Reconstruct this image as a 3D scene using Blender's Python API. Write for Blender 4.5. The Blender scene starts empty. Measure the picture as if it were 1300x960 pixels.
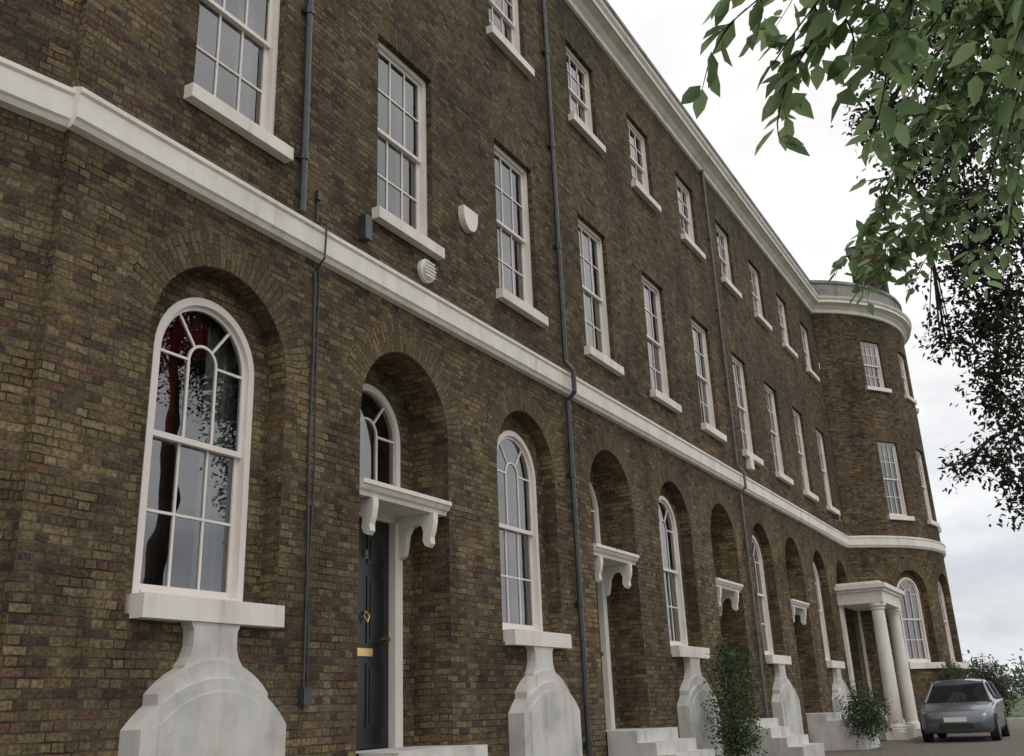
import bpy, math, random
import numpy as np
from mathutils import Vector, Matrix
random.seed(7); rng=np.random.default_rng(7)
GZ=-1.1
scene=bpy.context.scene
scene.view_settings.view_transform='Standard'; scene.view_settings.look='None'
scene.view_settings.exposure=0

# ---------------------------------------------------------------- materials
def new_mat(name):
    m=bpy.data.materials.new(name); m.use_nodes=True
    nt=m.node_tree; bs=nt.nodes['Principled BSDF']
    return m,nt,bs
def N(nt,t,**kw):
    n=nt.nodes.new(t)
    for k,v in kw.items(): setattr(n,k,v)
    return n
def ramp(nt,stops,interp='LINEAR'):
    r=nt.nodes.new('ShaderNodeValToRGB'); r.color_ramp.interpolation=interp
    els=r.color_ramp.elements
    while len(els)>1: els.remove(els[-1])
    els[0].position=stops[0][0]; els[0].color=(*stops[0][1],1)
    for p,c in stops[1:]:
        e=els.new(p); e.color=(*c,1)
    return r
def simple(name,col,rough=.6,noise=.15,scale=6,bump=.0,metal=0,streak=False):
    m,nt,bs=new_mat(name); L=nt.links
    tc=N(nt,'ShaderNodeTexCoord'); no=N(nt,'ShaderNodeTexNoise'); no.inputs['Scale'].default_value=scale
    no.inputs['Detail'].default_value=4
    L.new(tc.outputs['Object'],no.inputs['Vector'])
    c=np.array(col)
    r=ramp(nt,[(.25,tuple(c*(1-noise*2))),(.5,tuple(c)),(.8,tuple(np.minimum(c*(1+noise),1)))])
    L.new(no.outputs[0],r.inputs[0]); col_out=r.outputs[0]
    if streak:      # rain-washed dirt running down the face
        mp=N(nt,'ShaderNodeMapping'); mp.inputs['Scale'].default_value=(5,5,.9); L.new(tc.outputs['Object'],mp.inputs[0])
        ns=N(nt,'ShaderNodeTexNoise'); ns.inputs['Scale'].default_value=1.0; ns.inputs['Detail'].default_value=4; ns.inputs['Roughness'].default_value=.65
        L.new(mp.outputs[0],ns.inputs['Vector'])
        rs=ramp(nt,[(.27,(.72,.70,.66)),(.40,(.94,.93,.915)),(.52,(1,1,1))]); L.new(ns.outputs[0],rs.inputs[0])
        mx=N(nt,'ShaderNodeMix',data_type='RGBA',blend_type='MULTIPLY'); mx.inputs[0].default_value=1
        L.new(r.outputs[0],mx.inputs[6]); L.new(rs.outputs[0],mx.inputs[7]); col_out=mx.outputs[2]
    L.new(col_out,bs.inputs['Base Color'])
    bs.inputs['Roughness'].default_value=rough; bs.inputs['Metallic'].default_value=metal
    if bump:
        b=N(nt,'ShaderNodeBump'); b.inputs['Strength'].default_value=bump; b.inputs['Distance'].default_value=.01
        n2=N(nt,'ShaderNodeTexNoise'); n2.inputs['Scale'].default_value=scale*12; L.new(tc.outputs['Object'],n2.inputs['Vector'])
        L.new(n2.outputs[0],b.inputs['Height']); L.new(b.outputs[0],bs.inputs['Normal'])
    return m

def brick_mat(name,stops,mortar,stain=.55,squash=.5,mort=.0075):
    m,nt,bs=new_mat(name); L=nt.links
    uv=N(nt,'ShaderNodeUVMap'); uv.uv_map='UVMap'
    tc=N(nt,'ShaderNodeTexCoord')
    nd=N(nt,'ShaderNodeTexNoise'); nd.inputs['Scale'].default_value=9; nd.inputs['Detail'].default_value=1
    L.new(uv.outputs[0],nd.inputs['Vector'])
    sub=N(nt,'ShaderNodeVectorMath',operation='SUBTRACT'); sub.inputs[1].default_value=(.5,.5,.5)
    L.new(nd.outputs['Color'],sub.inputs[0])
    sc=N(nt,'ShaderNodeVectorMath',operation='SCALE'); sc.inputs['Scale'].default_value=.016
    L.new(sub.outputs[0],sc.inputs[0])
    ad=N(nt,'ShaderNodeVectorMath',operation='ADD'); L.new(uv.outputs[0],ad.inputs[0]); L.new(sc.outputs[0],ad.inputs[1])
    br=N(nt,'ShaderNodeTexBrick'); br.offset=.5; br.squash=squash; br.squash_frequency=2
    br.inputs['Color1'].default_value=(0,0,0,1); br.inputs['Color2'].default_value=(1,1,1,1)
    br.inputs['Mortar'].default_value=(.5,.5,.5,1)
    br.inputs['Scale'].default_value=1; br.inputs['Mortar Size'].default_value=mort
    br.inputs['Mortar Smooth'].default_value=.35
    br.inputs['Brick Width'].default_value=.215; br.inputs['Row Height'].default_value=.068
    L.new(ad.outputs[0],br.inputs['Vector'])
    r=ramp(nt,stops); L.new(br.outputs['Color'],r.inputs[0])
    n1=N(nt,'ShaderNodeTexNoise'); n1.inputs['Scale'].default_value=34; n1.inputs['Detail'].default_value=3
    L.new(uv.outputs[0],n1.inputs['Vector'])
    r1=ramp(nt,[(.3,(.48,.48,.50)),(.7,(1.38,1.36,1.32))]); L.new(n1.outputs[0],r1.inputs[0])
    mx=N(nt,'ShaderNodeMix',data_type='RGBA',blend_type='MULTIPLY'); mx.inputs[0].default_value=1
    L.new(r.outputs[0],mx.inputs[6]); L.new(r1.outputs[0],mx.inputs[7])
    nm=N(nt,'ShaderNodeTexNoise'); nm.inputs['Scale'].default_value=3.5; nm.inputs['Detail'].default_value=3; L.new(uv.outputs[0],nm.inputs['Vector'])
    mc=np.array(mortar); rm=ramp(nt,[(.35,tuple(mc*.3)),(.65,tuple(mc*1.3))]); L.new(nm.outputs[0],rm.inputs[0])
    m2=N(nt,'ShaderNodeMix',data_type='RGBA'); L.new(br.outputs['Fac'],m2.inputs[0]); L.new(mx.outputs[2],m2.inputs[6]); L.new(rm.outputs[0],m2.inputs[7])
    n3=N(nt,'ShaderNodeTexNoise'); n3.inputs['Scale'].default_value=.75; n3.inputs['Detail'].default_value=5; n3.inputs['Roughness'].default_value=.7
    mp=N(nt,'ShaderNodeMapping'); mp.inputs['Scale'].default_value=(1.3,1.3,.6)
    L.new(tc.outputs['Object'],mp.inputs[0]); L.new(mp.outputs[0],n3.inputs['Vector'])
    s=1-stain
    r3=ramp(nt,[(.34,(s,s,s)),(.5,(.88,.88,.89)),(.68,(1.32,1.25,1.12))]); L.new(n3.outputs[0],r3.inputs[0])
    m3=N(nt,'ShaderNodeMix',data_type='RGBA',blend_type='MULTIPLY'); m3.inputs[0].default_value=1
    L.new(m2.outputs[2],m3.inputs[6]); L.new(r3.outputs[0],m3.inputs[7])
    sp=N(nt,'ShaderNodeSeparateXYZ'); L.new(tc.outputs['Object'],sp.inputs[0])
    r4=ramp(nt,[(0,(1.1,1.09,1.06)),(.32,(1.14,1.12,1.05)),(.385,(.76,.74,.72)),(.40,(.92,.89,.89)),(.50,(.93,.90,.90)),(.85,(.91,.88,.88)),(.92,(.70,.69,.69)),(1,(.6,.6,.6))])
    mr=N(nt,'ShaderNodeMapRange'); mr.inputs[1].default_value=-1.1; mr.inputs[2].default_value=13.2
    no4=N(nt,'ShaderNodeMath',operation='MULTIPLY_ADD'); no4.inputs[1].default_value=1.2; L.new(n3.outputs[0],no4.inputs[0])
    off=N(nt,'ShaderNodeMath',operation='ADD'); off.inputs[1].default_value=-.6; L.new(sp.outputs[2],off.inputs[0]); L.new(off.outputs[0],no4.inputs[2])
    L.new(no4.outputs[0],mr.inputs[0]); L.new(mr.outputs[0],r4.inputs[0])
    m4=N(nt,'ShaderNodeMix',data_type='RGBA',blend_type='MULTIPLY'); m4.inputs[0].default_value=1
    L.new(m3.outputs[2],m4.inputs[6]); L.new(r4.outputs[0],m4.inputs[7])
    L.new(m4.outputs[2],bs.inputs['Base Color'])
    bs.inputs['Roughness'].default_value=.9; bs.inputs['Specular IOR Level'].default_value=.25
    mt=N(nt,'ShaderNodeMath',operation='MULTIPLY'); mt.inputs[1].default_value=-1.0; L.new(br.outputs['Fac'],mt.inputs[0])
    ma=N(nt,'ShaderNodeMath',operation='MULTIPLY_ADD'); ma.inputs[1].default_value=.35; L.new(br.outputs['Color'],ma.inputs[0]); L.new(mt.outputs[0],ma.inputs[2])
    ma2=N(nt,'ShaderNodeMath',operation='MULTIPLY_ADD'); ma2.inputs[1].default_value=.6; L.new(n1.outputs[0],ma2.inputs[0]); L.new(ma.outputs[0],ma2.inputs[2])
    b=N(nt,'ShaderNodeBump'); b.inputs['Strength'].default_value=.9; b.inputs['Distance'].default_value=.014
    L.new(ma2.outputs[0],b.inputs['Height']); L.new(b.outputs[0],bs.inputs['Normal'])
    return m
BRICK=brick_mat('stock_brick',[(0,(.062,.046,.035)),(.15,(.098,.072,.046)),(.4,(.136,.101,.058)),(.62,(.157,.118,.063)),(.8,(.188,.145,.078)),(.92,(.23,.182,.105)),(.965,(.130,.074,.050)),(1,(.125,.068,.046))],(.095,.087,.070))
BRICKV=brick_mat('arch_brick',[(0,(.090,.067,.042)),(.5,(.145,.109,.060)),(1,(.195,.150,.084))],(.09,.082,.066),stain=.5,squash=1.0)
STONE=simple('painted_stucco',(.80,.765,.70),.7,.08,2.2,.15,streak=True)
STONE2=simple('weathered_stucco',(.60,.59,.56),.85,.16,2.5,.3,streak=True)
WHITE=simple('white_paint',(.80,.74,.69),.45,.05,3)
HOODW=simple('hood_paint',(.80,.76,.70),.5,.06,3,streak=True)
BLACKP=simple('black_gloss_paint',(.012,.012,.014),.22,.1,3)
GREENP=simple('green_gloss_paint',(.012,.05,.035),.2,.1,3)
IRON=simple('iron_pipe',(.05,.052,.058),.3,.3,8)
PIPE2=simple('painted_grey_pipe',(.13,.12,.11),.5,.25,8)
BRASS=simple('brass',(.75,.55,.22),.25,.1,8,metal=1)
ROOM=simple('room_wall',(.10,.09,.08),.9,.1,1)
CURT=simple('net_curtain',(.72,.72,.70),.9,.1,5)
REDC=simple('red_curtain',(.42,.012,.02),.8,.3,5)
SLATE=simple('slate_roof',(.08,.085,.095),.7,.3,3)
LEAD=simple('grey_parapet_stone',(.24,.235,.22),.85,.3,2,.3,streak=True)
def glass_mat():
    m=bpy.data.materials.new('window_glass'); m.use_nodes=True; nt=m.node_tree; L=nt.links
    nt.nodes.clear(); out=N(nt,'ShaderNodeOutputMaterial')
    tr=N(nt,'ShaderNodeBsdfTransparent'); tr.inputs[0].default_value=(.80,.84,.84,1)
    gl=N(nt,'ShaderNodeBsdfGlossy'); gl.inputs['Roughness'].default_value=.01; gl.inputs[0].default_value=(.97,.97,.99,1)
    fr=N(nt,'ShaderNodeFresnel'); fr.inputs[0].default_value=2.5
    tc=N(nt,'ShaderNodeTexCoord'); no=N(nt,'ShaderNodeTexNoise'); no.inputs['Scale'].default_value=1.9; no.inputs['Detail'].default_value=1
    L.new(tc.outputs['Object'],no.inputs['Vector'])
    b=N(nt,'ShaderNodeBump'); b.inputs['Strength'].default_value=.3; b.inputs['Distance'].default_value=.009
    L.new(no.outputs[0],b.inputs['Height']); L.new(b.outputs[0],gl.inputs['Normal'])
    mx=N(nt,'ShaderNodeMixShader'); L.new(fr.outputs[0],mx.inputs[0]); L.new(tr.outputs[0],mx.inputs[1]); L.new(gl.outputs[0],mx.inputs[2])
    L.new(mx.outputs[0],out.inputs[0]); return m
GLASS=glass_mat()
def leaf_mat(name,stops,transl=.35,rough=.5):
    m=bpy.data.materials.new(name); m.use_nodes=True; nt=m.node_tree; L=nt.links
    bs=nt.nodes['Principled BSDF']; out=nt.nodes['Material Output']
    ge=N(nt,'ShaderNodeNewGeometry'); r=ramp(nt,stops); L.new(ge.outputs['Random Per Island'],r.inputs[0])
    L.new(r.outputs[0],bs.inputs['Base Color']); bs.inputs['Roughness'].default_value=rough
    tl=N(nt,'ShaderNodeBsdfTranslucent')
    hs=N(nt,'ShaderNodeHueSaturation'); hs.inputs['Value'].default_value=1.7; hs.inputs['Saturation'].default_value=1.05
    L.new(r.outputs[0],hs.inputs['Color']); L.new(hs.outputs[0],tl.inputs[0])
    mx=N(nt,'ShaderNodeMixShader'); mx.inputs[0].default_value=transl
    L.new(bs.outputs[0],mx.inputs[1]); L.new(tl.outputs[0],mx.inputs[2]); L.new(mx.outputs[0],out.inputs[0])
    return m
LEAFN=leaf_mat('green_leaves',[(0,(.11,.165,.08)),(.5,(.17,.245,.115)),(1,(.27,.34,.18))],.58,.32)
LEAFD=leaf_mat('dark_leaves',[(0,(.016,.021,.016)),(.6,(.036,.046,.027)),(.9,(.06,.068,.038)),(1,(.06,.034,.03))],.25,.6)
LEAFS=leaf_mat('shrub_leaves',[(0,(.02,.04,.018)),(.6,(.05,.085,.03)),(1,(.10,.13,.05))],.25,.5)
LEAFF=leaf_mat('distant_leaves',[(0,(.06,.085,.05)),(1,(.11,.13,.08))],.2,.8)
PINK=simple('pink_petals',(.45,.14,.18),.7,.2,30)
BARK=simple('bark',(.09,.07,.05),.9,.4,14,.6)

# ---------------------------------------------------------------- mesh builder
class MB:
    def __init__(s): s.v=[];s.f=[];s.uv=[]
    def face(s,pts,uvs=None):
        i=len(s.v); s.v+= [tuple(p) for p in pts]; s.f.append(tuple(range(i,i+len(pts))))
        s.uv+= uvs if uvs else [(p[0]+p[1],p[2]) for p in pts]
    def loft(s,A,B,cap=True):
        n=len(A)
        for i in range(n):
            j=(i+1)%n; s.face([A[i],A[j],B[j],B[i]])
        if cap: s.face(A[::-1]); s.face(B)
    def obj(s,name,mat,parent=None,smooth=False):
        me=bpy.data.meshes.new(name); me.from_pydata(s.v,[],s.f)
        ul=me.uv_layers.new(name='UVMap'); ul.data.foreach_set('uv',np.array(s.uv,dtype=float).ravel())
        me.materials.append(mat); me.update()
        o=bpy.data.objects.new(name,me); scene.collection.objects.link(o)
        if smooth:
            import bmesh
            bm=bmesh.new(); bm.from_mesh(me); bmesh.ops.remove_doubles(bm,verts=bm.verts,dist=1e-4)
            for f in bm.faces: f.smooth=True
            bm.to_mesh(me); bm.free()
        if parent: o.parent=parent
        return o
def empty(name,loc=(0,0,0)):
    e=bpy.data.objects.new(name,None); e.location=loc; scene.collection.objects.link(e); e.empty_display_size=.3; return e
def prism(mb,T,pts,d0,d1):
    mb.loft([T(s,d0,z) for s,z in pts],[T(s,d1,z) for s,z in pts])
def box(mb,T,s0,s1,z0,z1,d0,d1): prism(mb,T,[(s0,z0),(s1,z0),(s1,z1),(s0,z1)],d0,d1)
def sprof(mb,T,prof,s0,s1):
    mb.loft([T(s0,d,z) for d,z in prof],[T(s1,d,z) for d,z in prof])
def run_profile(mb,T,ss,prof):
    for a,b in zip(ss[:-1],ss[1:]):
        mb.loft([T(a,d,z) for d,z in prof],[T(b,d,z) for d,z in prof],cap=False)
    mb.face([T(ss[0],d,z) for d,z in prof]); mb.face([T(ss[-1],d,z) for d,z in prof][::-1])
def tube(mb,pts,r0,r1=None,n=8):
    r1=r0 if r1 is None else r1
    pts=[Vector(p) for p in pts]; rings=[]
    for i,p in enumerate(pts):
        t=(pts[min(i+1,len(pts)-1)]-pts[max(i-1,0)]).normalized()
        a=t.orthogonal().normalized() if abs(t.z)>.95 else t.cross(Vector((0,0,1))).normalized()
        b=t.cross(a); r=r0+(r1-r0)*i/(len(pts)-1)
        rings.append([p+(a*math.cos(k*2*math.pi/n)+b*math.sin(k*2*math.pi/n))*r for k in range(n)])
    for A,B in zip(rings[:-1],rings[1:]):
        mb.loft(A,B,cap=False)
    mb.face(rings[0]); mb.face(rings[-1])
def sbreaks(s0,s1,c,hw,arch,maxd):
    out=[s0]
    def sub(a,b):
        n=max(1,math.ceil((b-a)/maxd)); return [a+(b-a)*i/n for i in range(1,n+1)]
    if c is None: return out+sub(s0,s1)
    if c-hw>s0+1e-6: out+=sub(s0,c-hw)
    if arch: out+=[c-hw*math.cos(math.pi*i/24) for i in range(1,25)]
    else: out+=sub(c-hw,c+hw)
    if s1>c+hw+1e-6: out+=sub(c+hw,s1)
    return out
def archf(c,hw,zs,arch):
    if not arch: return lambda s: zs
    return lambda s: zs+math.sqrt(max(0,hw*hw-(s-c)**2))
def fill(mb,T,d,ss,lo,hi,hole=None):
    for a,b in zip(ss[:-1],ss[1:]):
        def q(l0,l1,h0,h1):
            if abs(h0-l0)<1e-6 and abs(h1-l1)<1e-6: return
            P=[(a,l0),(b,l1),(b,h1),(a,h0)]
            mb.face([T(s,d,z) for s,z in P],P)
        m=(a+b)/2
        if hole and hole[0]-hole[1]<m<hole[0]+hole[1]:
            c,hw,zb,f=hole
            if zb>lo(m)+1e-6: q(lo(a),lo(b),zb,zb)
            q(f(a),f(b),hi(a),hi(b))
        else: q(lo(a),lo(b),hi(a),hi(b))
def outline(c,hw,zb,zs,arch):
    p=[(c-hw,zb),(c-hw,zs)]
    if arch: p+=[(c-hw*math.cos(math.pi*i/24),zs+hw*math.sin(math.pi*i/24)) for i in range(1,24)]
    p+=[(c+hw,zs),(c+hw,zb)]; return p
def reveal(mb,T,path,d0,d1):
    l=path[0][1]
    for (a,za),(b,zb) in zip(path[:-1],path[1:]):
        L2=l+math.hypot(b-a,zb-za)
        mb.face([T(a,d0,za),T(b,d0,zb),T(b,d1,zb),T(a,d1,za)],[(d0,l),(d0,L2),(d1,L2),(d1,l)]); l=L2
def ring(mb,T,c,zs,r0,r1,d0,d1,a0=0,a1=math.pi,n=28):
    for i in range(n):
        t0=a0+(a1-a0)*i/n; t1=a0+(a1-a0)*(i+1)/n
        P=lambda r,t:(c-r*math.cos(t),zs+r*math.sin(t))
        q=[P(r0,t0),P(r0,t1),P(r1,t1),P(r1,t0)]; rm=(r0+r1)/2
        uv=[(0,t0*rm),(0,t1*rm),(r1-r0,t1*rm),(r1-r0,t0*rm)]
        mb.face([T(s,d0,z) for s,z in q],uv)
        for (x,y) in ((0,1),(3,2)):
            mb.face([T(*(q[x][0],d0,q[x][1])),T(q[y][0],d0,q[y][1]),T(q[y][0],d1,q[y][1]),T(q[x][0],d1,q[x][1])],[(0,t0*rm),(0,t1*rm),(.1,t1*rm),(.1,t0*rm)])

wall=MB(); vous=MB(); trim=MB(); sills=MB(); ped=MB(); frames=MB(); glass=MB(); rooms=MB(); curt=MB(); redc=MB()
blackd=MB(); greend=MB(); brass=MB(); hood=MB(); parapet=MB(); steps=MB()
def pane(T,g,pts):      # window pane facing outwards
    P=[T(s,g,z) for s,z in pts]
    a=0
    for (s0,z0),(s1,z1) in zip(pts,pts[1:]+pts[:1]): a+=s0*z1-s1*z0
    glass.face(P if a>0 else P[::-1])
def curtain(mb,T,s0,s1,z0,z1,d):
    n=max(6,int((s1-s0)/.02)); ph=random.random()*6
    pts=[(s0+(s1-s0)*i/n, d+.03*math.sin(ph+i*1.1)+.012*math.sin(i*2.7)) for i in range(n+1)]
    for (a,da),(b,db) in zip(pts[:-1],pts[1:]):
        mb.face([T(a,da,z0),T(b,db,z0),T(b,db,z1),T(a,da,z1)])
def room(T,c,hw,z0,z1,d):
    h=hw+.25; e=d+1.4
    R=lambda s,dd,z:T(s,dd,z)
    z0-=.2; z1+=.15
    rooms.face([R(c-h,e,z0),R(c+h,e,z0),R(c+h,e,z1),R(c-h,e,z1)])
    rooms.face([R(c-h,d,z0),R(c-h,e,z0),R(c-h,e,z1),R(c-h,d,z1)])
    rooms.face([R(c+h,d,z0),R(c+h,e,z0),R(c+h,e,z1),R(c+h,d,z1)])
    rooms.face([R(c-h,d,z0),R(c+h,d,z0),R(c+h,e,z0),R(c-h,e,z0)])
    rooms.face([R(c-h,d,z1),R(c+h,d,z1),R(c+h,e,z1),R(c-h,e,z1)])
def sash_rect(T,c,hw,z0,z1,d,cols=3,rows=2,style=0):
    f=.065; zm=(z0+z1)/2
    box(frames,T,c-hw,c-hw+f,z0,z1,d-.03,d+.1); box(frames,T,c+hw-f,c+hw,z0,z1,d-.03,d+.1)
    box(frames,T,c-hw+f,c+hw-f,z1-f,z1,d-.03,d+.1); box(frames,T,c-hw+f,c+hw-f,z0,z0+f*.9,d-.05,d+.1)
    iw=hw-f
    for (a,b,dd) in ((zm-.02,z1-f,d+.012),(z0+f*.9,zm+.02,d+.05)):
        st=.045
        box(frames,T,c-iw,c-iw+st,a,b,dd,dd+.035); box(frames,T,c+iw-st,c+iw,a,b,dd,dd+.035)
        box(frames,T,c-iw+st,c+iw-st,b-.045,b,dd,dd+.035); box(frames,T,c-iw+st,c+iw-st,a,a+.045,dd,dd+.035)
        for i in range(1,cols):
            s=c-iw+st+(2*iw-2*st)*i/cols; box(frames,T,s-.011,s+.011,a+.045,b-.045,dd+.004,dd+.03)
        for i in range(1,rows):
            z=a+(b-a)*i/rows; box(frames,T,c-iw+st,c+iw-st,z-.011,z+.011,dd+.002,dd+.031)
        pane(T,dd+.018,[(c-iw,a),(c+iw,a),(c+iw,b),(c-iw,b)])
    room(T,c,hw,z0,z1,d+.1)
    k=random.random() if style==0 else style
    if k<.3:
        w=iw*(.35+random.random()*.3); curtain(curt,T,c-iw-.1,c-iw+w,z0,z1,d+.22); curtain(curt,T,c+iw-w,c+iw+.1,z0,z1,d+.22)
    elif k<.45: curtain(curt,T,c-iw-.1,c+iw+.1,z0,z0+(z1-z0)*.5,d+.2)
    elif k<.75:
        w=iw*.5; curtain(curt,T,c+iw-w,c+iw+.1,z0,z1,d+.22)
    else:
        box(curt,T,c-iw,c+iw,z1-(z1-z0)*(.15+.25*random.random()),z1,d+.16,d+.165)
def sash_arch(T,c,hw,z0,zs,d,style=0):
    f=.07; zm=z0+(zs+hw-z0)*.5
    path_o=outline(c,hw,z0,zs,True); path_i=outline(c,hw-f,z0,zs,True)
    for (p,q,p2,q2) in zip(path_o[:-1],path_o[1:],path_i[:-1],path_i[1:]):
        frames.loft([T(s,d-.03,z) for s,z in (p,q,q2,p2)],[T(s,d+.1,z) for s,z in (p,q,q2,p2)],cap=True)
    box(frames,T,c-hw+f,c+hw-f,z0,z0+.06,d-.05,d+.1)
    iw=hw-f; st=.04; b3=(iw-st)/3*1.0; r_in=b3
    dd=d+.012
    po=outline(c,iw,zm-.02,zs,True); pi=outline(c,iw-st,zm-.02,zs,True)
    for (p,q,p2,q2) in zip(po[:-1],po[1:],pi[:-1],pi[1:]):
        frames.loft([T(s,dd,z) for s,z in (p,q,q2,p2)],[T(s,dd+.035,z) for s,z in (p,q,q2,p2)],cap=True)
    box(frames,T,c-iw+st,c+iw-st,zm-.02,zm+.03,dd,dd+.04)
    for s in (c-r_in,c+r_in): box(frames,T,s-.012,s+.012,zm+.03,zs,dd+.004,dd+.03)
    ring(frames,T,c,zs,r_in-.012,r_in+.012,dd+.004,dd+.03,n=14)
    for t in (0,math.radians(52),math.radians(128),math.pi):
        ax,az=-math.cos(t),math.sin(t); nx,nz=-az,ax
        p0=(c+ax*(r_in+.01),zs+az*(r_in+.01)); p1=(c+ax*(iw-st*.5),zs+az*(iw-st*.5))
        prism(frames,T,[(p0[0]-nx*.011,p0[1]-nz*.011),(p1[0]-nx*.011,p1[1]-nz*.011),(p1[0]+nx*.011,p1[1]+nz*.011),(p0[0]+nx*.011,p0[1]+nz*.011)],dd+.006,dd+.028)
    pane(T,dd+.018,outline(c,iw,zm-.02,zs,True))
    dd=d+.05; a,b=z0+.06,zm+.02
    box(frames,T,c-iw,c-iw+st,a,b,dd,dd+.035); box(frames,T,c+iw-st,c+iw,a,b,dd,dd+.035)
    box(frames,T,c-iw+st,c+iw-st,b-.04,b,dd,dd+.035); box(frames,T,c-iw+st,c+iw-st,a,a+.06,dd,dd+.035)
    for s in (c-r_in,c+r_in): box(frames,T,s-.011,s+.011,a+.06,b-.04,dd+.004,dd+.03)
    z=a+(b-a)*.5; box(frames,T,c-iw+st,c+iw-st,z-.011,z+.011,dd+.002,dd+.031)
    pane(T,dd+.018,[(c-iw,a),(c+iw,a),(c+iw,b),(c-iw,b)])
    room(T,c,hw,z0,zs+hw,d+.1)
    if style==1:
        curtain(redc,T,c-iw-.1,c-iw+iw*.66,zm-.05,zs+hw,d+.13); curtain(redc,T,c-iw+iw*.5,c+iw*.3,zs+.1,zs+hw,d+.17)
        curtain(curt,T,c+iw*.35,c+iw+.1,z0,zs+hw*.8,d+.2); curtain(curt,T,c-iw-.1,c-iw*.8,z0,zm-.1,d+.25)
    else:
        curtain(curt,T,c-iw-.1,c-iw*.4,z0,zs+hw*.7,d+.22); curtain(curt,T,c+iw*.4,c+iw+.1,z0,zs+hw*.7,d+.22)

ZTOP=12.45
def flat_lintel(T,c,hw,z):
    n=12; h=.29; k=.13
    for i in range(n):
        a0=-1+2*i/n; a1=-1+2*(i+1)/n
        P=[(c+a0*hw,z),(c+a1*hw,z),(c+a1*(hw+k),z+h),(c+a0*(hw+k),z+h)]
        vous.face([T(s,-.003,zz) for s,zz in P],[(0,c+a0*hw),(0,c+a1*hw),(h,c+a1*hw),(h,c+a0*hw)])
def upper_bay(T,s0,s1,c,maxd,hw=.58):
    for (za,zb,o0,o1,sb,st) in ((4.6,8.9,5.46,7.92,5.32,5.46),(8.9,ZTOP+.5,9.80,11.46,9.67,9.80)):
        fill(wall,T,0,sbreaks(s0,s1,c,hw,False,maxd),lambda s:za,lambda s:zb,(c,hw,o0,lambda s:o1))
        P=outline(c,hw,o0,o1,False); reveal(wall,T,P,0,.26)
        flat_lintel(T,c,hw,o1)
        sash_rect(T,c,hw,o0,o1,.11,3,2)
        box(sills,T,c-hw-.10,c+hw+.10,sb,st,-.11,.13)
def ground_window(T,s0,s1,c,maxd,R=.82,r=.60,style=0,pedestal=True):
    zs=3.04; q=.20
    fill(wall,T,0,sbreaks(s0,s1,c,R,True,maxd),lambda s:GZ,lambda s:4.6,(c,R,.80,archf(c,R,zs,True)))
    reveal(wall,T,outline(c,R,.80,zs,True),0,q)
    ssb=sorted(set([round(x,6) for x in sbreaks(c-R,c+R,c,R,True,1)]+[round(x,6) for x in sbreaks(c-R,c+R,c,r,True,1)]))
    fill(wall,T,q,ssb,lambda s:.80,archf(c,R,zs,True),(c,r,.94,archf(c,r,zs-.02,True)))
    reveal(wall,T,outline(c,r,.94,zs-.02,True),q,q+.2)
    ring(vous,T,c,zs,R,R+.33,-.003,.0)
    sash_arch(T,c,r,.95,zs-.02,q+.02,style)
    box(sills,T,c-.77,c+.77,.765,.945,-.14,q+.06)
    if pedestal:
        # waisted pedestal dying into two scroll steps of the curved basement hood
        def fl(k): return [(c-k*.27,.764),(c-k*.235,.70),(c-k*.235,.58),(c-k*.26,.50),(c-k*.31,.44),(c-k*.31,.2)]
        L_=fl(1); R_=[(2*c-s,z) for s,z in L_][::-1]
        prism(ped,T,L_+R_,-.12,-.0)
        def arc(Rr,zc,w,n=16):
            t=math.asin(w/Rr); return [(c+Rr*math.sin(-t+2*t*i/n),zc+Rr*math.cos(-t+2*t*i/n)) for i in range(n+1)]
        a=arc(.80,-.32,.58); prism(ped,T,[(c-.58,GZ)]+a+[(c+.58,GZ)],-.16,0)
        b=arc(1.0,-.66,.76); prism(ped,T,[(c-.76,GZ)]+b+[(c+.76,GZ)],-.21,0)
        b=arc(.9,-.66,.60); prism(ped,T,[(c-.60,GZ)]+b+[(c+.60,GZ)],-.225,-.2)
def console(T,s,w,d0,zt):
    pr=[(.0,0),(.50,0),(.50,-.42),(.46,-.47),(.41,-.44),(.39,-.36),(.37,-.22),(.32,-.14),(.24,-.11),(.17,-.13),(.14,-.20),(.15,-.30),(.12,-.36),(.075,-.38),(.04,-.34),(.045,-.27),(.02,-.20),(.0,-.10)]
    sprof(hood,T,[(d0+d*1.0,zt+z) for d,z in pr],s-w/2,s+w/2)
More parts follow.
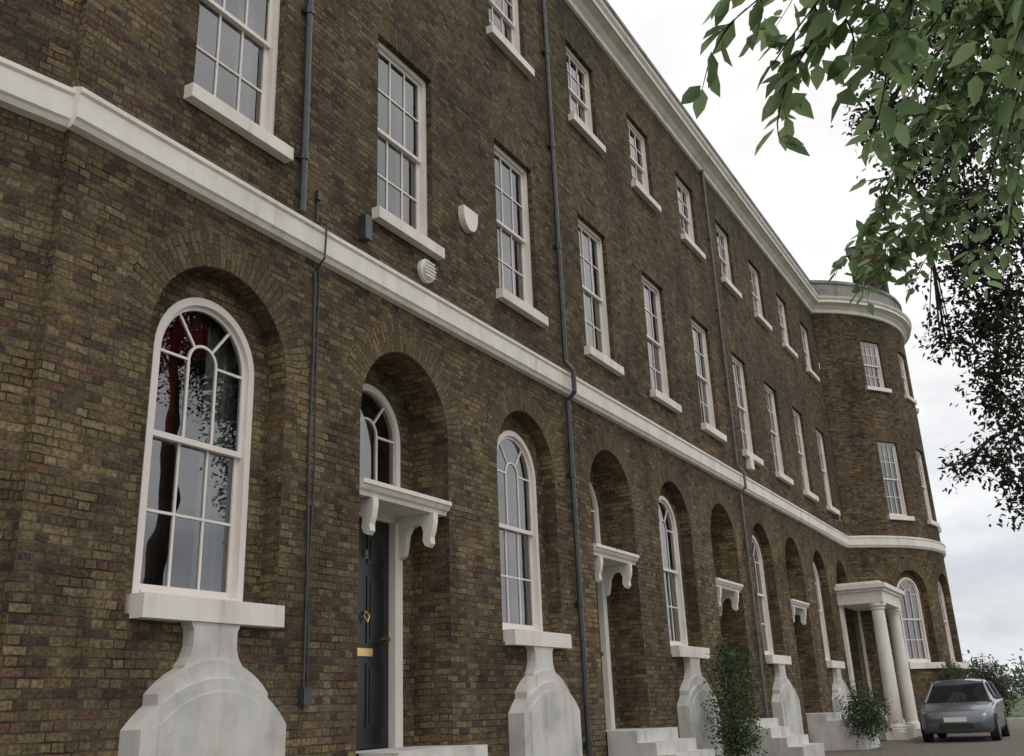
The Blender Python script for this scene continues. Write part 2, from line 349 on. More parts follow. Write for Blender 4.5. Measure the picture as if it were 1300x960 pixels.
def ground_door(T,s0,s1,c,maxd,mb,portico=False):
    R=.84; zs=3.04; q=.50; r=.60; th=-.30
    fill(wall,T,0,sbreaks(s0,s1,c,R,True,maxd),lambda s:GZ,lambda s:4.6,(c,R,th,archf(c,R,zs,True)))
    reveal(wall,T,outline(c,R,th,zs,True),0,q)
    ssb=sorted(set([round(x,6) for x in sbreaks(c-R,c+R,c,R,True,1)]+[round(x,6) for x in sbreaks(c-R,c+R,c,r,True,1)]))
    fill(wall,T,q,ssb,lambda s:th,archf(c,R,zs,True),(c,r,th,archf(c,r,zs-.02,True)))
    reveal(wall,T,outline(c,r,th,zs-.02,True),q,q+.15)
    ring(vous,T,c,zs,R,R+.33,-.003,.0)
    d=q+.03
    zf=2.34
    po=outline(c,r,zf,zs-.02,True); pi=outline(c,r-.08,zf,zs-.02,True)
    for (p,k,p2,k2) in zip(po[:-1],po[1:],pi[:-1],pi[1:]):
        frames.loft([T(s,d-.02,z) for s,z in (p,k,k2,p2)],[T(s,d+.08,z) for s,z in (p,k,k2,p2)])
    pane(T,d+.03,outline(c,r-.07,zf,zs-.02,True))
    for s in (c-.18,c+.18): box(frames,T,s-.011,s+.011,zf,zs,d+.01,d+.045)
    ring(frames,T,c,zs,.169,.191,d+.01,d+.045,n=12)
    for t in (0,50,130,180):
        t=math.radians(t); ax,az=-math.cos(t),math.sin(t); nx,nz=-az,ax
        p0=(c+ax*.19,zs+az*.19); p1=(c+ax*.54,zs+az*.54)
        prism(frames,T,[(p0[0]-nx*.011,p0[1]-nz*.011),(p1[0]-nx*.011,p1[1]-nz*.011),(p1[0]+nx*.011,p1[1]+nz*.011),(p0[0]+nx*.011,p0[1]+nz*.011)],d+.012,d+.043)
    box(frames,T,c-r,c+r,2.08,zf,d-.02,d+.08)
    box(frames,T,c-r,c-.46,th,2.08,d-.05,d+.1); box(frames,T,c+.46,c+r,th,2.08,d-.05,d+.1)
    box(rooms,T,c-r,c+r,zf,zs+r,d+.9,d+1.0); curtain(curt,T,c+.1,c+.6,zf,zs+.5,d+.4)
    box(mb,T,c-.458,c+.458,th+.01,2.075,d+.04,d+.09)
    for (a,b) in ((c-.36,c-.05),(c+.05,c+.36)):
        for (z0,z1) in ((th+.2,th+.85),(th+1.05,th+1.75),(th+1.88,th+2.2)):
            for e,dd in ((0,.030),(.05,.022)):
                box(mb,T,a+e,b-e,z0+e,z1-e,d+dd,d+.045)
    box(brass,T,c-.14,c+.14,th+.92,th+1.0,d+.018,d+.045)
    tube(brass,[T(c-.0,d+.02,th+1.38),T(c-.05,d+.0,th+1.33),T(c,d-.01,th+1.26),T(c+.05,d+.0,th+1.33),T(c,d+.02,th+1.38)],.012,n=6)
    tube(brass,[T(c+.38,d+.05,th+1.1),T(c+.38,d-.02,th+1.1)],.03,n=10)
    # door number
    tube(brass,[T(c+.022*math.cos(a),d+.012,1.70+.026*math.sin(a)) for a in [i*math.pi/5 for i in range(11)]]+[T(c+.02,d+.012,1.66),T(c-.012,d+.012,1.635)],.006,n=5)
    if not portico:
        prof=[(q+.02,2.15),(.03,2.15),(.02,2.19),(-.01,2.21),(-.03,2.25),(-.05,2.26),(-.05,2.305),(q+.02,2.36)]
        sprof(hood,T,prof,c-R+.01,c+R-.01)
        for s in (c-.56,c+.56): console(T,s,.09,.0,2.148)
    n=5; h=(th-GZ)/n
    box(steps,T,c-R+.004,c+R-.004,GZ,th,0,q+.03)
    box(steps,T,c-.80,c+.80,GZ,th-.002,-.45,-.002)
    for i in range(1,n-1):
        box(steps,T,c-.80,c+.80,GZ,th-h*i,-.45-.27*i,-.45-.27*(i-1))

TM=lambda s,d,z:(s,d,z)
BAY=2.82; C0=6.10; XE=33.0; X0=4.34
for k in range(10):
    c=C0+BAY*k; s0=X0 if k==0 else c-BAY/2; s1=XE if k==9 else c+BAY/2
    if k%2==0: ground_window(TM,s0,s1,c,50,style=1 if k==0 else 0)
    else: ground_door(TM,s0,s1,c,50,blackd if k in(1,5,9) else greend,portico=(k==9))
    upper_bay(TM,s0,s1,c,50)
a11=math.radians(11); OL=(X0,.07)
TL=lambda s,d,z:(OL[0]+s*math.cos(a11)+d*math.sin(a11), OL[1]-s*math.sin(a11)+d*math.cos(a11), z)
ground_window(TL,-5.0,-1.0,-2.6,50); fill(wall,TL,0,[-1.0,0.0],lambda s:GZ,lambda s:4.6)
upper_bay(TL,-5.0,0.0,-2.6,50)
wall.face([(X0,0,GZ),(X0,0,ZTOP+.5),(X0,.4,ZTOP+.5),(X0,.4,GZ)],[(0,GZ),(0,ZTOP+.5),(.4,ZTOP+.5),(.4,GZ)])
CX,CY,RB=37.1,2.57,4.86; TH0=math.radians(212.1); TH1=math.radians(327.9)
def TB(s,d,z):
    t=TH0+s/RB; return (CX+(RB-d)*math.cos(t),CY+(RB-d)*math.sin(t),z)
SL=RB*(TH1-TH0)
bc=[RB*(math.radians(a)-TH0) for a in (237.3,262.5,287.5,312.7)]
bb=[0]+[(bc[i]+bc[i+1])/2 for i in range(3)]+[SL]
for i in range(4):
    ground_window(TB,bb[i],bb[i+1],bc[i],.2,R=.70,r=.52,pedestal=False)
    upper_bay(TB,bb[i],bb[i+1],bc[i],.2,hw=.46)
xe=TB(SL,0,0)
wall.face([(xe[0],0,GZ),(xe[0],12,GZ),(xe[0],12,ZTOP+.5),(xe[0],0,ZTOP+.5)],[(0,GZ),(12,GZ),(12,13),(0,13)])
lx,ly,_=TL(-5,0,0)
wall.face([(lx,ly,GZ),(lx,12,GZ),(lx,12,ZTOP+.5),(lx,ly,ZTOP+.5)],[(0,GZ),(12,GZ),(12,13),(0,13)])
wall.face([(lx,12,GZ),(xe[0],12,GZ),(xe[0],12,ZTOP+.5),(lx,12,ZTOP+.5)],[(0,GZ),(40,GZ),(40,13),(0,13)])
strp=[(0,4.42),(-.06,4.44),(-.08,4.48),(-.10,4.50),(-.10,4.70),(-.12,4.72),(-.12,4.76),(-.02,4.80),(0,4.80)]
corn=[(0,12.36),(-.05,12.38),(-.05,12.50),(-.10,12.54),(-.15,12.60),(-.26,12.65),(-.31,12.66),(-.31,12.75),(-.36,12.80),(-.38,12.86),(-.2,12.90),(0,12.90)]
blk=[(-.10,12.88),(-.10,13.44),(-.15,13.44),(-.15,13.54),(.25,13.54),(.25,12.88)]
bows=[SL*i/48 for i in range(49)]
for prof,mb in ((strp,trim),(corn,trim),(blk,parapet)):
    run_profile(mb,TM,[X0-.03,XE+.0],prof); run_profile(mb,TL,[-5,.0],prof); run_profile(mb,TB,bows,prof)
roof=MB()
roof.face([(lx,.3,12.95),(xe[0],.3,12.95),(xe[0],6,14.2),(lx,6,14.2)]); roof.face([(lx,12,12.95),(xe[0],12,12.95),(xe[0],6,14.2),(lx,6,14.2)])
roof.face([TB(s,.1,12.95) for s in bows])
terr=empty('brick_terrace')
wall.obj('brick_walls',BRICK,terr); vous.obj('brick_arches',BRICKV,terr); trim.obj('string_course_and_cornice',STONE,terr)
sills.obj('window_sills',STONE,terr); ped.obj('sill_pedestals',STONE2,terr); frames.obj('sash_frames',WHITE,terr)
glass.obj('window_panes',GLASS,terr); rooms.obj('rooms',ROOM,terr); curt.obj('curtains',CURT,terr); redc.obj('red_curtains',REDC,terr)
blackd.obj('black_doors',BLACKP,terr); greend.obj('green_doors',GREENP,terr); brass.obj('door_brass',BRASS,terr)
hood.obj('door_hoods',HOODW,terr); parapet.obj('parapet',LEAD,terr); steps.obj('door_steps',STONE2,terr); roof.obj('roof',SLATE,terr)
ch=MB()
def wbox(mb,x0,x1,y0,y1,z0,z1):
    mb.loft([(x0,y0,z0),(x1,y0,z0),(x1,y1,z0),(x0,y1,z0)],[(x0,y0,z1),(x1,y0,z1),(x1,y1,z1),(x0,y1,z1)])
wbox(ch,38,38.9,-1.95,-.8,12.9,16.3); wbox(ch,37.93,38.97,-2.02,-.73,16.3,16.6)
ch.obj('chimney',BRICKV,terr)
# portico
po=MB(); px0,px1,py=30.35,33.35,-1.25
wbox(po,px0,px1,py,-.001,2.50,2.82); wbox(po,px0-.06,px1+.06,py-.06,-.001,2.82,2.90); wbox(po,px0-.14,px1+.14,py-.14,-.001,2.90,3.02)
wbox(po,px0+.05,px1-.05,py+.05,-.001,3.02,3.10)
def column(x,y,z0,z1,r):
    prof=[(r*1.35,0),(r*1.35,.08),(r*1.2,.09),(r*1.22,.14),(r*1.05,.18),(r,.22),(r*.98,.9),(r*.94,1.7),(r*.86,z1-z0-.2),(r*1.0,z1-z0-.17),(r*1.0,z1-z0-.13),(r*1.2,z1-z0-.08),(r*1.2,z1-z0)]
    rg=[[(x+rr*math.cos(a*2*math.pi/24),y+rr*math.sin(a*2*math.pi/24),z0+zz) for a in range(24)] for rr,zz in prof]
    for A,B in zip(rg[:-1],rg[1:]): po.loft(A,B,cap=False)
for x in (px0+.22,px1-.22): column(x,py+.22,-.9,2.5,.20); wbox(po,x-.27,x+.27,py-.05,py+.49,GZ,-.9); wbox(po,x-.15,x+.15,-.08,-.001,GZ,2.5)
po.obj('portico',HOODW,terr)
# pipes, cables and wall fittings
pi=MB(); pi2=MB()
def pipe(pi,x,r,z0,z1,off=.09):
    tube(pi,[(x,-off,z0),(x,-off,4.32),(x,-.19,4.44),(x,-.19,4.78),(x,-off,4.95),(x,-off,z1)] if z0<4 and z1>5 else [(x,-off,z0),(x,-off,z1)],r,n=10)
    z=z0+.6
    while z<z1:
        if not 4.2<z<5:
            tube(pi,[(x,-off,z),(x,-off,z+.10)],r*1.3,n=10); wbox(pi,x-r*2,x+r*2,-.02,-.001,z+.02,z+.07)
        z+=1.83
pipe(pi,13.0,.038,GZ,12.4,.07); pipe(pi2,21.6,.032,GZ,12.4,.06); pipe(pi,7.0,.038,4.85,12.4,.06)
tube(pi,[(7.28,-.02,.2),(7.29,-.02,1.2),(7.26,-.02,2.5),(7.28,-.02,3.4),(7.27,-.02,4.3),(7.27,-.14,4.42),(7.28,-.15,4.8),(7.28,-.02,4.86),(7.28,-.02,5.15)],.013,n=6)
tube(pi,[(7.34,-.02,.2),(7.31,-.02,1.3),(7.35,-.02,2.2),(7.33,-.02,3.2),(7.34,-.02,4.35)],.009,n=6)
tube(pi,[(7.2+.45*i,-.125,4.80+.008*((i*7)%3)) for i in range(22)],.008,n=5)
wbox(pi,7.24,7.35,-.07,-.001,.13,.28)
wbox(pi,8.0,8.12,-.1,-.001,4.97,5.26)
wbox(pi,7.25,7.31,-.05,-.001,5.12,5.22)
pi.obj('downpipes_and_cables',IRON,terr); pi2.obj('grey_downpipe',PIPE2,terr)
al=MB()
def disc(mb,x,z,r,d0,d1,n=24): prism(mb,TM,[(x+r*math.cos(2*math.pi*i/n),z+r*math.sin(2*math.pi*i/n)) for i in range(n)],d0,d1)
n=14; prism(al,TM,[(10.12,6.24),(10.12,6.32),(10.48,6.32),(10.48,6.24)]+[(10.30+.18*math.cos(math.pi*i/n),6.24-.24*math.sin(math.pi*i/n)) for i in range(1,n)],-.09,-.001)
wbox(al,22.55,22.8,-.12,-.001,5.05,5.35)
al.obj('alarm_boxes',WHITE,terr)
ve=MB(); disc(ve,9.30,5.06,.15,-.05,-.001); disc(ve,9.30,5.06,.115,-.085,-.05)
for i in range(-2,3): wbox(ve,9.30-.12+abs(i)*.015,9.30+.12-abs(i)*.015,-.10,-.085,5.05+i*.045,5.07+i*.045)
ve.obj('wall_vent',STONE,terr)
cm=MB(); tube(cm,[(30.3,0,4.95),(30.3,-.25,5.0)],.02); cm.loft([(30.2,-.25,4.93),(30.4,-.25,4.93),(30.4,-.25,5.08),(30.2,-.25,5.08)],[(30.18,-.42,4.86),(30.42,-.42,4.86),(30.42,-.42,5.03),(30.18,-.42,5.03)]); cm.obj('security_lamp',IRON,terr)

# ---------------------------------------------------------------- foliage
LS=np.array([(0,0,0),(.28,.24,.05),(.66,.20,.045),(1,0,-.06),(.66,-.20,.045),(.28,-.24,.05)])
def leaves_obj(name,pos,dirs,nrm,size,mat,parent,width=1.0):
    pos=np.array(pos);dirs=np.array(dirs);nrm=np.array(nrm);size=np.array(size)
    dirs/=np.linalg.norm(dirs,axis=1,keepdims=True)
    side=np.cross(nrm,dirs); side/=np.linalg.norm(side,axis=1,keepdims=True)+1e-9
    up=np.cross(dirs,side)
    curl=rng.uniform(-.5,2.2,size=(len(pos),1,1))
    V=pos[:,None,:]+size[:,None,None]*(LS[None,:,0:1]*dirs[:,None,:]+LS[None,:,1:2]*width*side[:,None,:]+curl*LS[None,:,2:3]*up[:,None,:])
    n=len(pos); me=bpy.data.meshes.new(name); me.vertices.add(n*6); me.vertices.foreach_set('co',V.reshape(-1))
    idx=(np.arange(n)[:,None]*6+np.array([0,1,2,3,0,3,4,5])[None]).reshape(-1)
    me.loops.add(n*8); me.loops.foreach_set('vertex_index',idx.astype(np.int32))
    me.polygons.add(n*2); me.polygons.foreach_set('loop_start',(np.arange(n*2)*4).astype(np.int32))
    me.polygons.foreach_set('loop_total',np.full(n*2,4,dtype=np.int32)); me.update(); me.validate()
    me.materials.append(mat); o=bpy.data.objects.new(name,me); scene.collection.objects.link(o); o.parent=parent; return o
def cloud(blobs,n,size,clump=7,shell=.5):
    w=np.array([b[3]*b[3] for b in blobs]); w/=w.sum(); P=[];D=[];S=[];Nn=[]
    ncl=n//clump
    for _ in range(ncl):
        b=blobs[rng.choice(len(blobs),p=w)]; v=rng.normal(size=3); v/=np.linalg.norm(v)
        r=b[3]*(shell+(1-shell)*rng.random())*(.75+.5*rng.random())
        c=np.array(b[:3])+v*r*np.array([1,1,b[4] if len(b)>4 else .85])
        for k in range(clump):
            o=rng.normal(size=3)*size*1.1; P.append(c+o); d=v*.6+rng.normal(size=3)*.8+np.array([0,0,-.35]); D.append(d)
            Nn.append(rng.normal(size=3)*.6+np.array([0,0,1])); S.append(size*(.7+.6*rng.random()))
    return P,D,Nn,S
dt=empty('dark_leaved_tree'); tb=MB()
tp=Vector((13.6,-8.6,GZ))
trunk=[tp,tp+Vector((.05,0,1.6)),tp+Vector((0,.1,3.4)),tp+Vector((.2,.1,5.2)),tp+Vector((.1,0,8)),tp+Vector((0,.1,10))]
tube(tb,trunk,.30,.06,12)
vis=[(13.9,-5.8,2.0,.32),(13.8,-5.85,2.4,.42),(13.75,-5.55,2.75,.42),(13.7,-5.15,2.65,.25),(13.6,-5.95,3.1,.5),(13.5,-5.7,3.5,.48),(13.4,-6.0,3.9,.6),(13.3,-5.8,4.4,.6),(13.3,-6.1,4.7,.7),
 (13.0,-6.2,5.4,.8),(13.0,-5.7,5.2,.6),(12.8,-5.9,5.9,.7),(12.5,-5.5,6.4,.6),(12.25,-5.95,6.8,.8),(11.8,-5.5,7.6,.65),(11.6,-6.2,7.9,.85),(12.2,-5.1,7.0,.42),(13.4,-5.3,4.3,.30),(12.0,-5.2,6.9,.4)]
blobs=[(13.5,-8.0,8.8,1.7),(13.6,-9.6,7.6,1.6),(14.8,-8.6,7.6,1.5),(13.6,-8.4,10,1.5),(12.4,-8.4,8.0,1.3),(13.2,-6.8,6.9,1.1)]+vis[::-1]
nodes=[trunk[4],trunk[3]+Vector((0,0,1)),trunk[3]]
for b in blobs:
    e=Vector(b[:3]); st=min(nodes,key=lambda q:(q-e).length); nodes.append(e)
    m=(st+e)/2+Vector((rng.normal()*.12,rng.normal()*.12,.15)); L_=(e-st).length
    tube(tb,[st,m,e],.012+.012*min(L_,3),.012,6)
    for _ in range(7):
        v=Vector(rng.normal(size=3)).normalized()*b[3]*(.6+.5*rng.random()); tube(tb,[m+(e-m)*rng.random(),e+v*.6+Vector(rng.normal(size=3))*.05,e+v],.010,.003,4)
tb.obj('trunk_and_limbs',BARK,dt)
leaves_obj('foliage',*cloud(blobs,40000,.08,clump=8,shell=.1),LEAFD,dt)
nt_=empty('overhanging_tree'); nb=MB(); LP=[];LD=[];LN=[];LSz=[]
tube(nb,[(2.2,-9.8,GZ),(2.25,-9.7,.6),(2.3,-9.5,1.8),(2.3,-9.5,4.5)],.2,.1,12)
tube(nb,[(2.3,-9.55,1.6),(2.6,-8.8,2.5),(2.9,-8.0,2.95),(3.1,-7.1,2.95),(3.15,-6.7,2.8)],.08,.025,8)
tube(nb,[(2.3,-9.5,2.2),(3.2,-8.6,3.3),(4.3,-7.6,3.8),(4.8,-6.9,3.6)],.08,.025,8)
def bez(a,b,c,t): return a*(1-t)**2+b*2*t*(1-t)+c*t*t
def shoot(a,c,sag,r,ll,spacing,side=True,depth=0):
    a=Vector(a);c=Vector(c); b=(a+c)/2+Vector((0,0,sag))+Vector(rng.normal(size=3))*.04
    L=(c-a).length; n=max(4,int(L/.06)); pts=[bez(a,b,c,i/n) for i in range(n+1)]
    tube(nb,pts,r,max(.0012,r*.3),5)
    t=.25 if depth==0 else .1
    k=0
    while t<1.0:
        p=bez(a,b,c,t); tg=(bez(a,b,c,min(1,t+.02))-bez(a,b,c,t-.02)).normalized()
        sd=tg.cross(Vector((0,0,1))).normalized()*(1 if k%2 else -1)
        d=tg*.7+sd*.8+Vector(rng.normal(size=3))*.3+Vector((0,0,-.35))
        LP.append(p+sd*.008);LD.append(d);LN.append(Vector((0,0,1))+Vector(rng.normal(size=3))*.7);LSz.append(ll*(.65+.6*random.random()))
        if side and depth<2 and random.random()<(.38 if depth==0 else .12):
            q=p+(tg*.6+sd*(.6+.4*random.random())+Vector((0,0,-.35+.4*random.random()))+Vector(rng.normal(size=3))*.2)*(.10+.15*random.random())*(L/1.0 if L<1 else 1)*1.15
            shoot(p,q,.02,r*.5,ll*.92,spacing,True,depth+1)
        t+=spacing/L; k+=1
    LP.append(c);LD.append(c-b);LN.append(Vector((0,0,1))+Vector(rng.normal(size=3))*.3);LSz.append(ll)
H1=(3.1,-7.1,2.95); H2=(3.15,-6.7,2.8)
near=[(2.67,-5.56,2.00),(2.76,-5.68,1.88),(2.80,-5.68,1.80),(2.87,-5.86,1.76),(2.83,-6.39,1.87),(2.75,-5.87,2.02),(2.87,-6.15,1.78),(2.92,-6.0,1.9),(2.95,-6.3,1.65),(2.7,-5.75,2.1),(2.68,-5.58,2.10),(2.85,-6.05,2.0),(2.8,-5.85,1.92)]
for i,e in enumerate(near): shoot(H2 if i%2 else H1,e,.22,.008,.11,.05)
H3=(4.8,-6.9,3.6)
mid=[(4.98,-5.95,2.36),(5.05,-5.85,2.15),(5.0,-5.66,2.35),(4.65,-5.77,2.85),(4.6,-6.5,3.0),(4.9,-6.1,2.5),(5.12,-6.2,2.02),(5.1,-6.05,2.0),(4.75,-6.1,2.75),(4.9,-6.3,2.3),(4.95,-5.85,2.6),(5.0,-6.2,2.7),(4.8,-5.9,2.95),(5.0,-6.3,2.5),(5.02,-5.6,2.2),(4.9,-5.75,2.7)]
for e in mid: shoot(H3,e,.3,.010,.095,.045)
# a lower spray that hangs clear of the rest
for e in [(5.0,-5.45,2.10),(5.05,-5.50,1.95),(5.1,-5.75,1.93),(5.05,-5.6,2.05)]: shoot((5.0,-6.2,2.35),e,.08,.005,.085,.042)
nb.obj('trunk_and_branches',BARK,nt_)
cp=cloud([(2.3,-9.6,5.2,1.7),(1.2,-9.8,4.4,1.2),(3.0,-9.4,5.2,1.1)],5000,.085,shell=.3)
LP+=[Vector(p) for p in cp[0]];LD+=[Vector(p) for p in cp[1]];LN+=[Vector(p) for p in cp[2]];LSz+=cp[3]
leaves_obj('foliage',LP,LD,LN,LSz,LEAFN,nt_,width=1.0)
def shrub(name,blobs,n,size,mat,base):
    e=empty(name); s=MB()
    for b in blobs: tube(s,[base,((base[0]+b[0])/2,(base[1]+b[1])/2,(base[2]+b[2])/2),b[:3]],.03,.01,5)
    s.obj('stems',BARK,e); leaves_obj('foliage',*cloud(blobs,n,size,shell=.3),mat,e); return e
shrub('garden_shrub',[(17.2,-.75,.5,.38,1.1),(17.45,-.7,-.1,.42,1.2),(17.0,-.85,-.5,.42,1.1),(17.35,-.65,.85,.18,1.3)],4500,.055,LEAFS,(17.2,-.75,GZ))
shrub('garden_shrub',[(25.6,-1.2,-.1,.5),(25.2,-1.3,-.5,.5),(26.1,-1.1,-.35,.5)],4500,.06,LEAFS,(25.5,-1.2,GZ))
rs=shrub('rose_bush',[(34.6,-2.25,.5,.45,1.2),(34.4,-2.3,-.2,.5,1.2),(35.1,-2.7,.1,.45,1.1)],4000,.06,LEAFS,(34.6,-2.4,GZ))
leaves_obj('blossom',*cloud([(34.6,-2.25,.5,.5,1.2),(35.1,-2.7,.1,.5,1.1)],54,.06,clump=3,shell=.8),PINK,rs,width=1.6)
shrub('round_bush',[(55,-1.1,.6,1.05,.95),(55.3,-1.3,-.3,1.1),(54.6,-.7,-.2,.9)],9000,.11,LEAFD,(55,-1.1,GZ))
fb=[]
for i in range(60):
    y=-60+i*2.0+rng.normal()*.6; x=175+rng.normal()*12; h=1.6+rng.random()*2.2; fb.append((x,y+8,GZ+h*.8,h,1.0))
ft=empty('distant_trees'); leaves_obj('foliage',*cloud(fb,16000,.7,clump=6,shell=.3),LEAFF,ft)

# ---------------------------------------------------------------- ground
def sheet(name,x0,x1,y0,y1,z,mat):
    m=MB(); m.face([(x0,y0,z),(x1,y0,z),(x1,y1,z),(x0,y1,z)]); return m.obj(name,mat)
GR=simple('grass',(.065,.09,.03),.95,.35,.6,.5); GV=simple('gravel',(.16,.14,.115),.95,.25,9,.8); AS=simple('asphalt',(.055,.055,.057),.9,.2,5,.5)
sheet('ground',-1500,3000,-2000,2000,GZ-.008,GR)
sheet('gravel_forecourt',-6,50,-9.0,14,GZ-.004,GV)
sheet('road',-200,400,-18,-12,GZ-.004,AS)
kb=MB(); wbox(kb,-200,400,-12,-11.85,GZ-.1,GZ+.1); kb.obj('kerb',STONE2)
eg=MB(); wbox(eg,50,50.12,-9,14,GZ-.1,GZ+.06); eg.obj('lawn_edging',STONE2)

# ---------------------------------------------------------------- parked car
CARP,nt2,bs2=new_mat('silver_paint'); bs2.inputs['Base Color'].default_value=(.17,.185,.21,1); bs2.inputs['Metallic'].default_value=.7; bs2.inputs['Roughness'].default_value=.3
bs2.inputs['Coat Weight'].default_value=.6
CGL=simple('car_glass',(.015,.018,.02),.05,.1,3); RUB=simple('tyre_rubber',(.02,.02,.02),.8,.2,20); LAMP=simple('headlamp',(.6,.62,.65),.1,.05,3); DARK=simple('dark_trim',(.02,.02,.02),.5,.1,5)
car=empty('parked_car',(0,0,0))
def carT(x,y,z): return (30.0+x,-2.85+y,GZ+z)
def sect(x,w,z0,z1,rt,n=6):
    pts=[(-w*.94,z0),(-w,z0+.12)]
    pts+=[(-w,z1-rt)]+[(-w+rt-rt*math.cos(math.pi/2*i/n),z1-rt+rt*math.sin(math.pi/2*i/n)) for i in range(1,n+1)]
    pts+=[(-p[0],p[1]) for p in pts[::-1]]
    return [carT(x,y,z) for y,z in pts]
def loftcar(secs,mat,name):
    m=MB()
    for A,B in zip(secs[:-1],secs[1:]): m.loft(A,B,cap=False)
    m.face(secs[0][::-1]); m.face(secs[-1]); return m.obj(name,mat,car,smooth=True)
loftcar([sect(-2.0,.60,.28,.55,.1),sect(-1.93,.74,.22,.66,.1),sect(-1.75,.82,.2,.74,.12),sect(-1.2,.86,.2,.86,.12),sect(-.75,.87,.2,.93,.1),sect(.5,.88,.2,.96,.08),sect(1.5,.87,.2,.98,.08),sect(1.9,.82,.22,.94,.1),sect(2.0,.74,.3,.85,.1)],CARP,'body')
def gs2(xb,xt,wb,wt,z0,z1):
    return [carT(xb,-wb,z0),carT(xt,-wt,z1-.05),carT(xt+.02,-wt+.07,z1),carT(xt+.02,wt-.07,z1),carT(xt,wt,z1-.05),carT(xb,wb,z0)]
g=MB(); A=gs2(-.95,-.22,.78,.60,.90,1.40); B=gs2(1.88,1.45,.78,.60,.92,1.40); g.loft(A,B); g.obj('cabin_glass',CGL,car)
rf=MB()
def rs_(x,w,z): return [carT(x,-w,z-.07),carT(x,-w+.06,z),carT(x,-w*.5,z+.035),carT(x,0,z+.045),carT(x,w*.5,z+.035),carT(x,w-.06,z),carT(x,w,z-.07)]
R_=[rs_(-.28,.62,1.385),rs_(0,.63,1.42),rs_(.8,.63,1.43),rs_(1.5,.62,1.39)]
for a,b in zip(R_[:-1],R_[1:]): rf.loft(a,b,cap=False)
rf.face(R_[0]); rf.face(R_[-1])
for sgn in(-1,1):
    tube(rf,[carT(-.97,sgn*.78,.90),carT(-.25,sgn*.61,1.38)],.035,n=6); tube(rf,[carT(.55,sgn*.79,.92),carT(.55,sgn*.62,1.38)],.03,n=6); tube(rf,[carT(1.9,sgn*.78,.92),carT(1.48,sgn*.61,1.37)],.05,n=6)
    rf.loft([carT(-.68,sgn*.86,.93),carT(-.68,sgn*1.02,.94),carT(-.68,sgn*1.02,1.05),carT(-.68,sgn*.88,1.06)],[carT(-.56,sgn*.87,.94),carT(-.56,sgn*1.0,.95),carT(-.56,sgn*1.0,1.04),carT(-.56,sgn*.88,1.05)])
rf.obj('roof_and_pillars',CARP,car)
wh=MB(); rim=MB()
for x in(-1.3,1.25):
    for sgn in(-1,1):
        tube(wh,[carT(x,sgn*.68,.31),carT(x,sgn*.885,.31)],.31,n=24); tube(rim,[carT(x,sgn*.80,.31),carT(x,sgn*.893,.31)],.19,n=16)
wh.obj('tyres',RUB,car); rim.obj('wheel_rims',CARP,car)
hl=MB(); dk=MB()
for sgn in(-1,1):
    hl.loft([carT(-1.96,sgn*.42,.56),carT(-1.90,sgn*.72,.58),carT(-1.84,sgn*.75,.70),carT(-1.90,sgn*.45,.67)],[carT(-1.8,sgn*.42,.56),carT(-1.7,sgn*.72,.58),carT(-1.7,sgn*.75,.70),carT(-1.8,sgn*.45,.67)])
hl.obj('headlamps',LAMP,car)
dk.loft([carT(-2.012,-.4,.30),carT(-2.012,.4,.30),carT(-2.012,.4,.42),carT(-2.012,-.4,.42)],[carT(-1.95,-.4,.30),carT(-1.95,.4,.30),carT(-1.95,.4,.42),carT(-1.95,-.4,.42)])
dk.obj('grille',DARK,car)
npl=MB(); npl.loft([carT(-2.02,-.26,.46),carT(-2.02,.26,.46),carT(-2.02,.26,.57),carT(-2.02,-.26,.57)],[carT(-1.98,-.26,.46),carT(-1.98,.26,.46),carT(-1.98,.26,.57),carT(-1.98,-.26,.57)]); npl.obj('number_plate',WHITE,car)

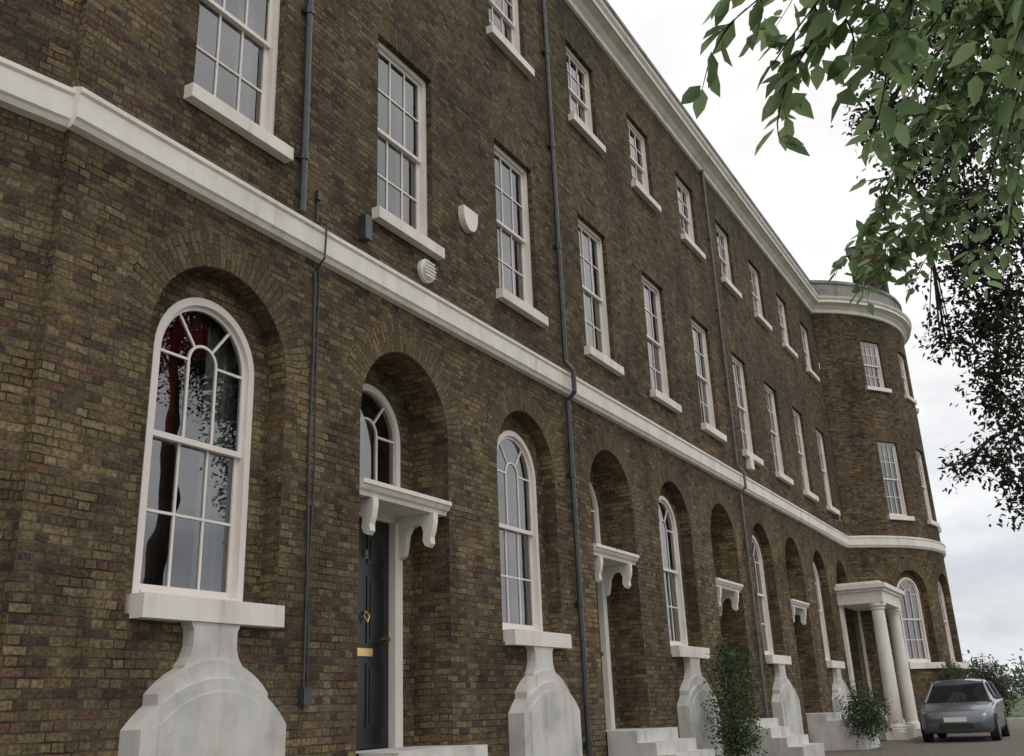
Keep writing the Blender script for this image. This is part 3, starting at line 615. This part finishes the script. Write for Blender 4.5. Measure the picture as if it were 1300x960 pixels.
# ---------------------------------------------------------------- sky and sun
w=bpy.data.worlds.new('World'); scene.world=w; w.use_nodes=True; nt=w.node_tree; L=nt.links
bg=nt.nodes['Background']; bg.inputs['Strength'].default_value=.1
sd=Vector((-.45,-.62,1.0)).normalized()
sky=N(nt,'ShaderNodeTexSky',sky_type='NISHITA'); sky.sun_disc=False; sky.sun_elevation=math.asin(sd.z); sky.sun_rotation=math.atan2(sd.x,sd.y)
tc=N(nt,'ShaderNodeTexCoord'); mp=N(nt,'ShaderNodeMapping'); mp.inputs['Scale'].default_value=(1.2,1.2,3.4); mp.inputs['Rotation'].default_value=(0,.1,.5)
L.new(tc.outputs['Generated'],mp.inputs[0])
no=N(nt,'ShaderNodeTexNoise'); no.inputs['Scale'].default_value=2.9; no.inputs['Detail'].default_value=5; no.inputs['Roughness'].default_value=.55; L.new(mp.outputs[0],no.inputs['Vector'])
cr=ramp(nt,[(.36,(6.8,7.05,7.5)),(.48,(8.6,8.8,9.1)),(.60,(10.6,10.6,10.6))]); L.new(no.outputs[0],cr.inputs[0])
hc=ramp(nt,[(.36,(9.8,9.75,9.7)),(.46,(10.6,10.4,10.3)),(.66,(12.6,12.4,12.2))]); L.new(no.outputs[0],hc.inputs[0])
sp=N(nt,'ShaderNodeSeparateXYZ'); L.new(tc.outputs['Generated'],sp.inputs[0])
mr=N(nt,'ShaderNodeMapRange'); mr.inputs[1].default_value=.16; mr.inputs[2].default_value=.38; L.new(sp.outputs[2],mr.inputs[0])
hi=N(nt,'ShaderNodeMix',data_type='RGBA'); L.new(mr.outputs[0],hi.inputs[0]); L.new(cr.outputs[0],hi.inputs[6]); L.new(hc.outputs[0],hi.inputs[7])
mx=N(nt,'ShaderNodeMix',data_type='RGBA'); mx.inputs[0].default_value=.95; L.new(sky.outputs[0],mx.inputs[6]); L.new(hi.outputs[2],mx.inputs[7])
L.new(mx.outputs[2],bg.inputs[0])
sl=bpy.data.lights.new('sun','SUN'); sl.energy=.5; sl.angle=math.radians(20); sl.color=(1,.97,.92)
so=bpy.data.objects.new('sun',sl); scene.collection.objects.link(so); so.rotation_euler=sd.to_track_quat('Z','Y').to_euler()
# ---------------------------------------------------------------- camera
cd=bpy.data.cameras.new('camera'); co=bpy.data.objects.new('camera',cd); scene.collection.objects.link(co); scene.camera=co
cd.sensor_width=36; cd.lens=36*1275/1300; cd.shift_y=-45/1300; cd.clip_end=6000; cd.clip_start=.05
co.matrix_world=Matrix(((0.488132,-0.283557,-0.825423,0),(-0.871874,-0.201254,-0.446466,-6.2),(-0.039521,0.937599,-0.345464,0),(0,0,0,1)))
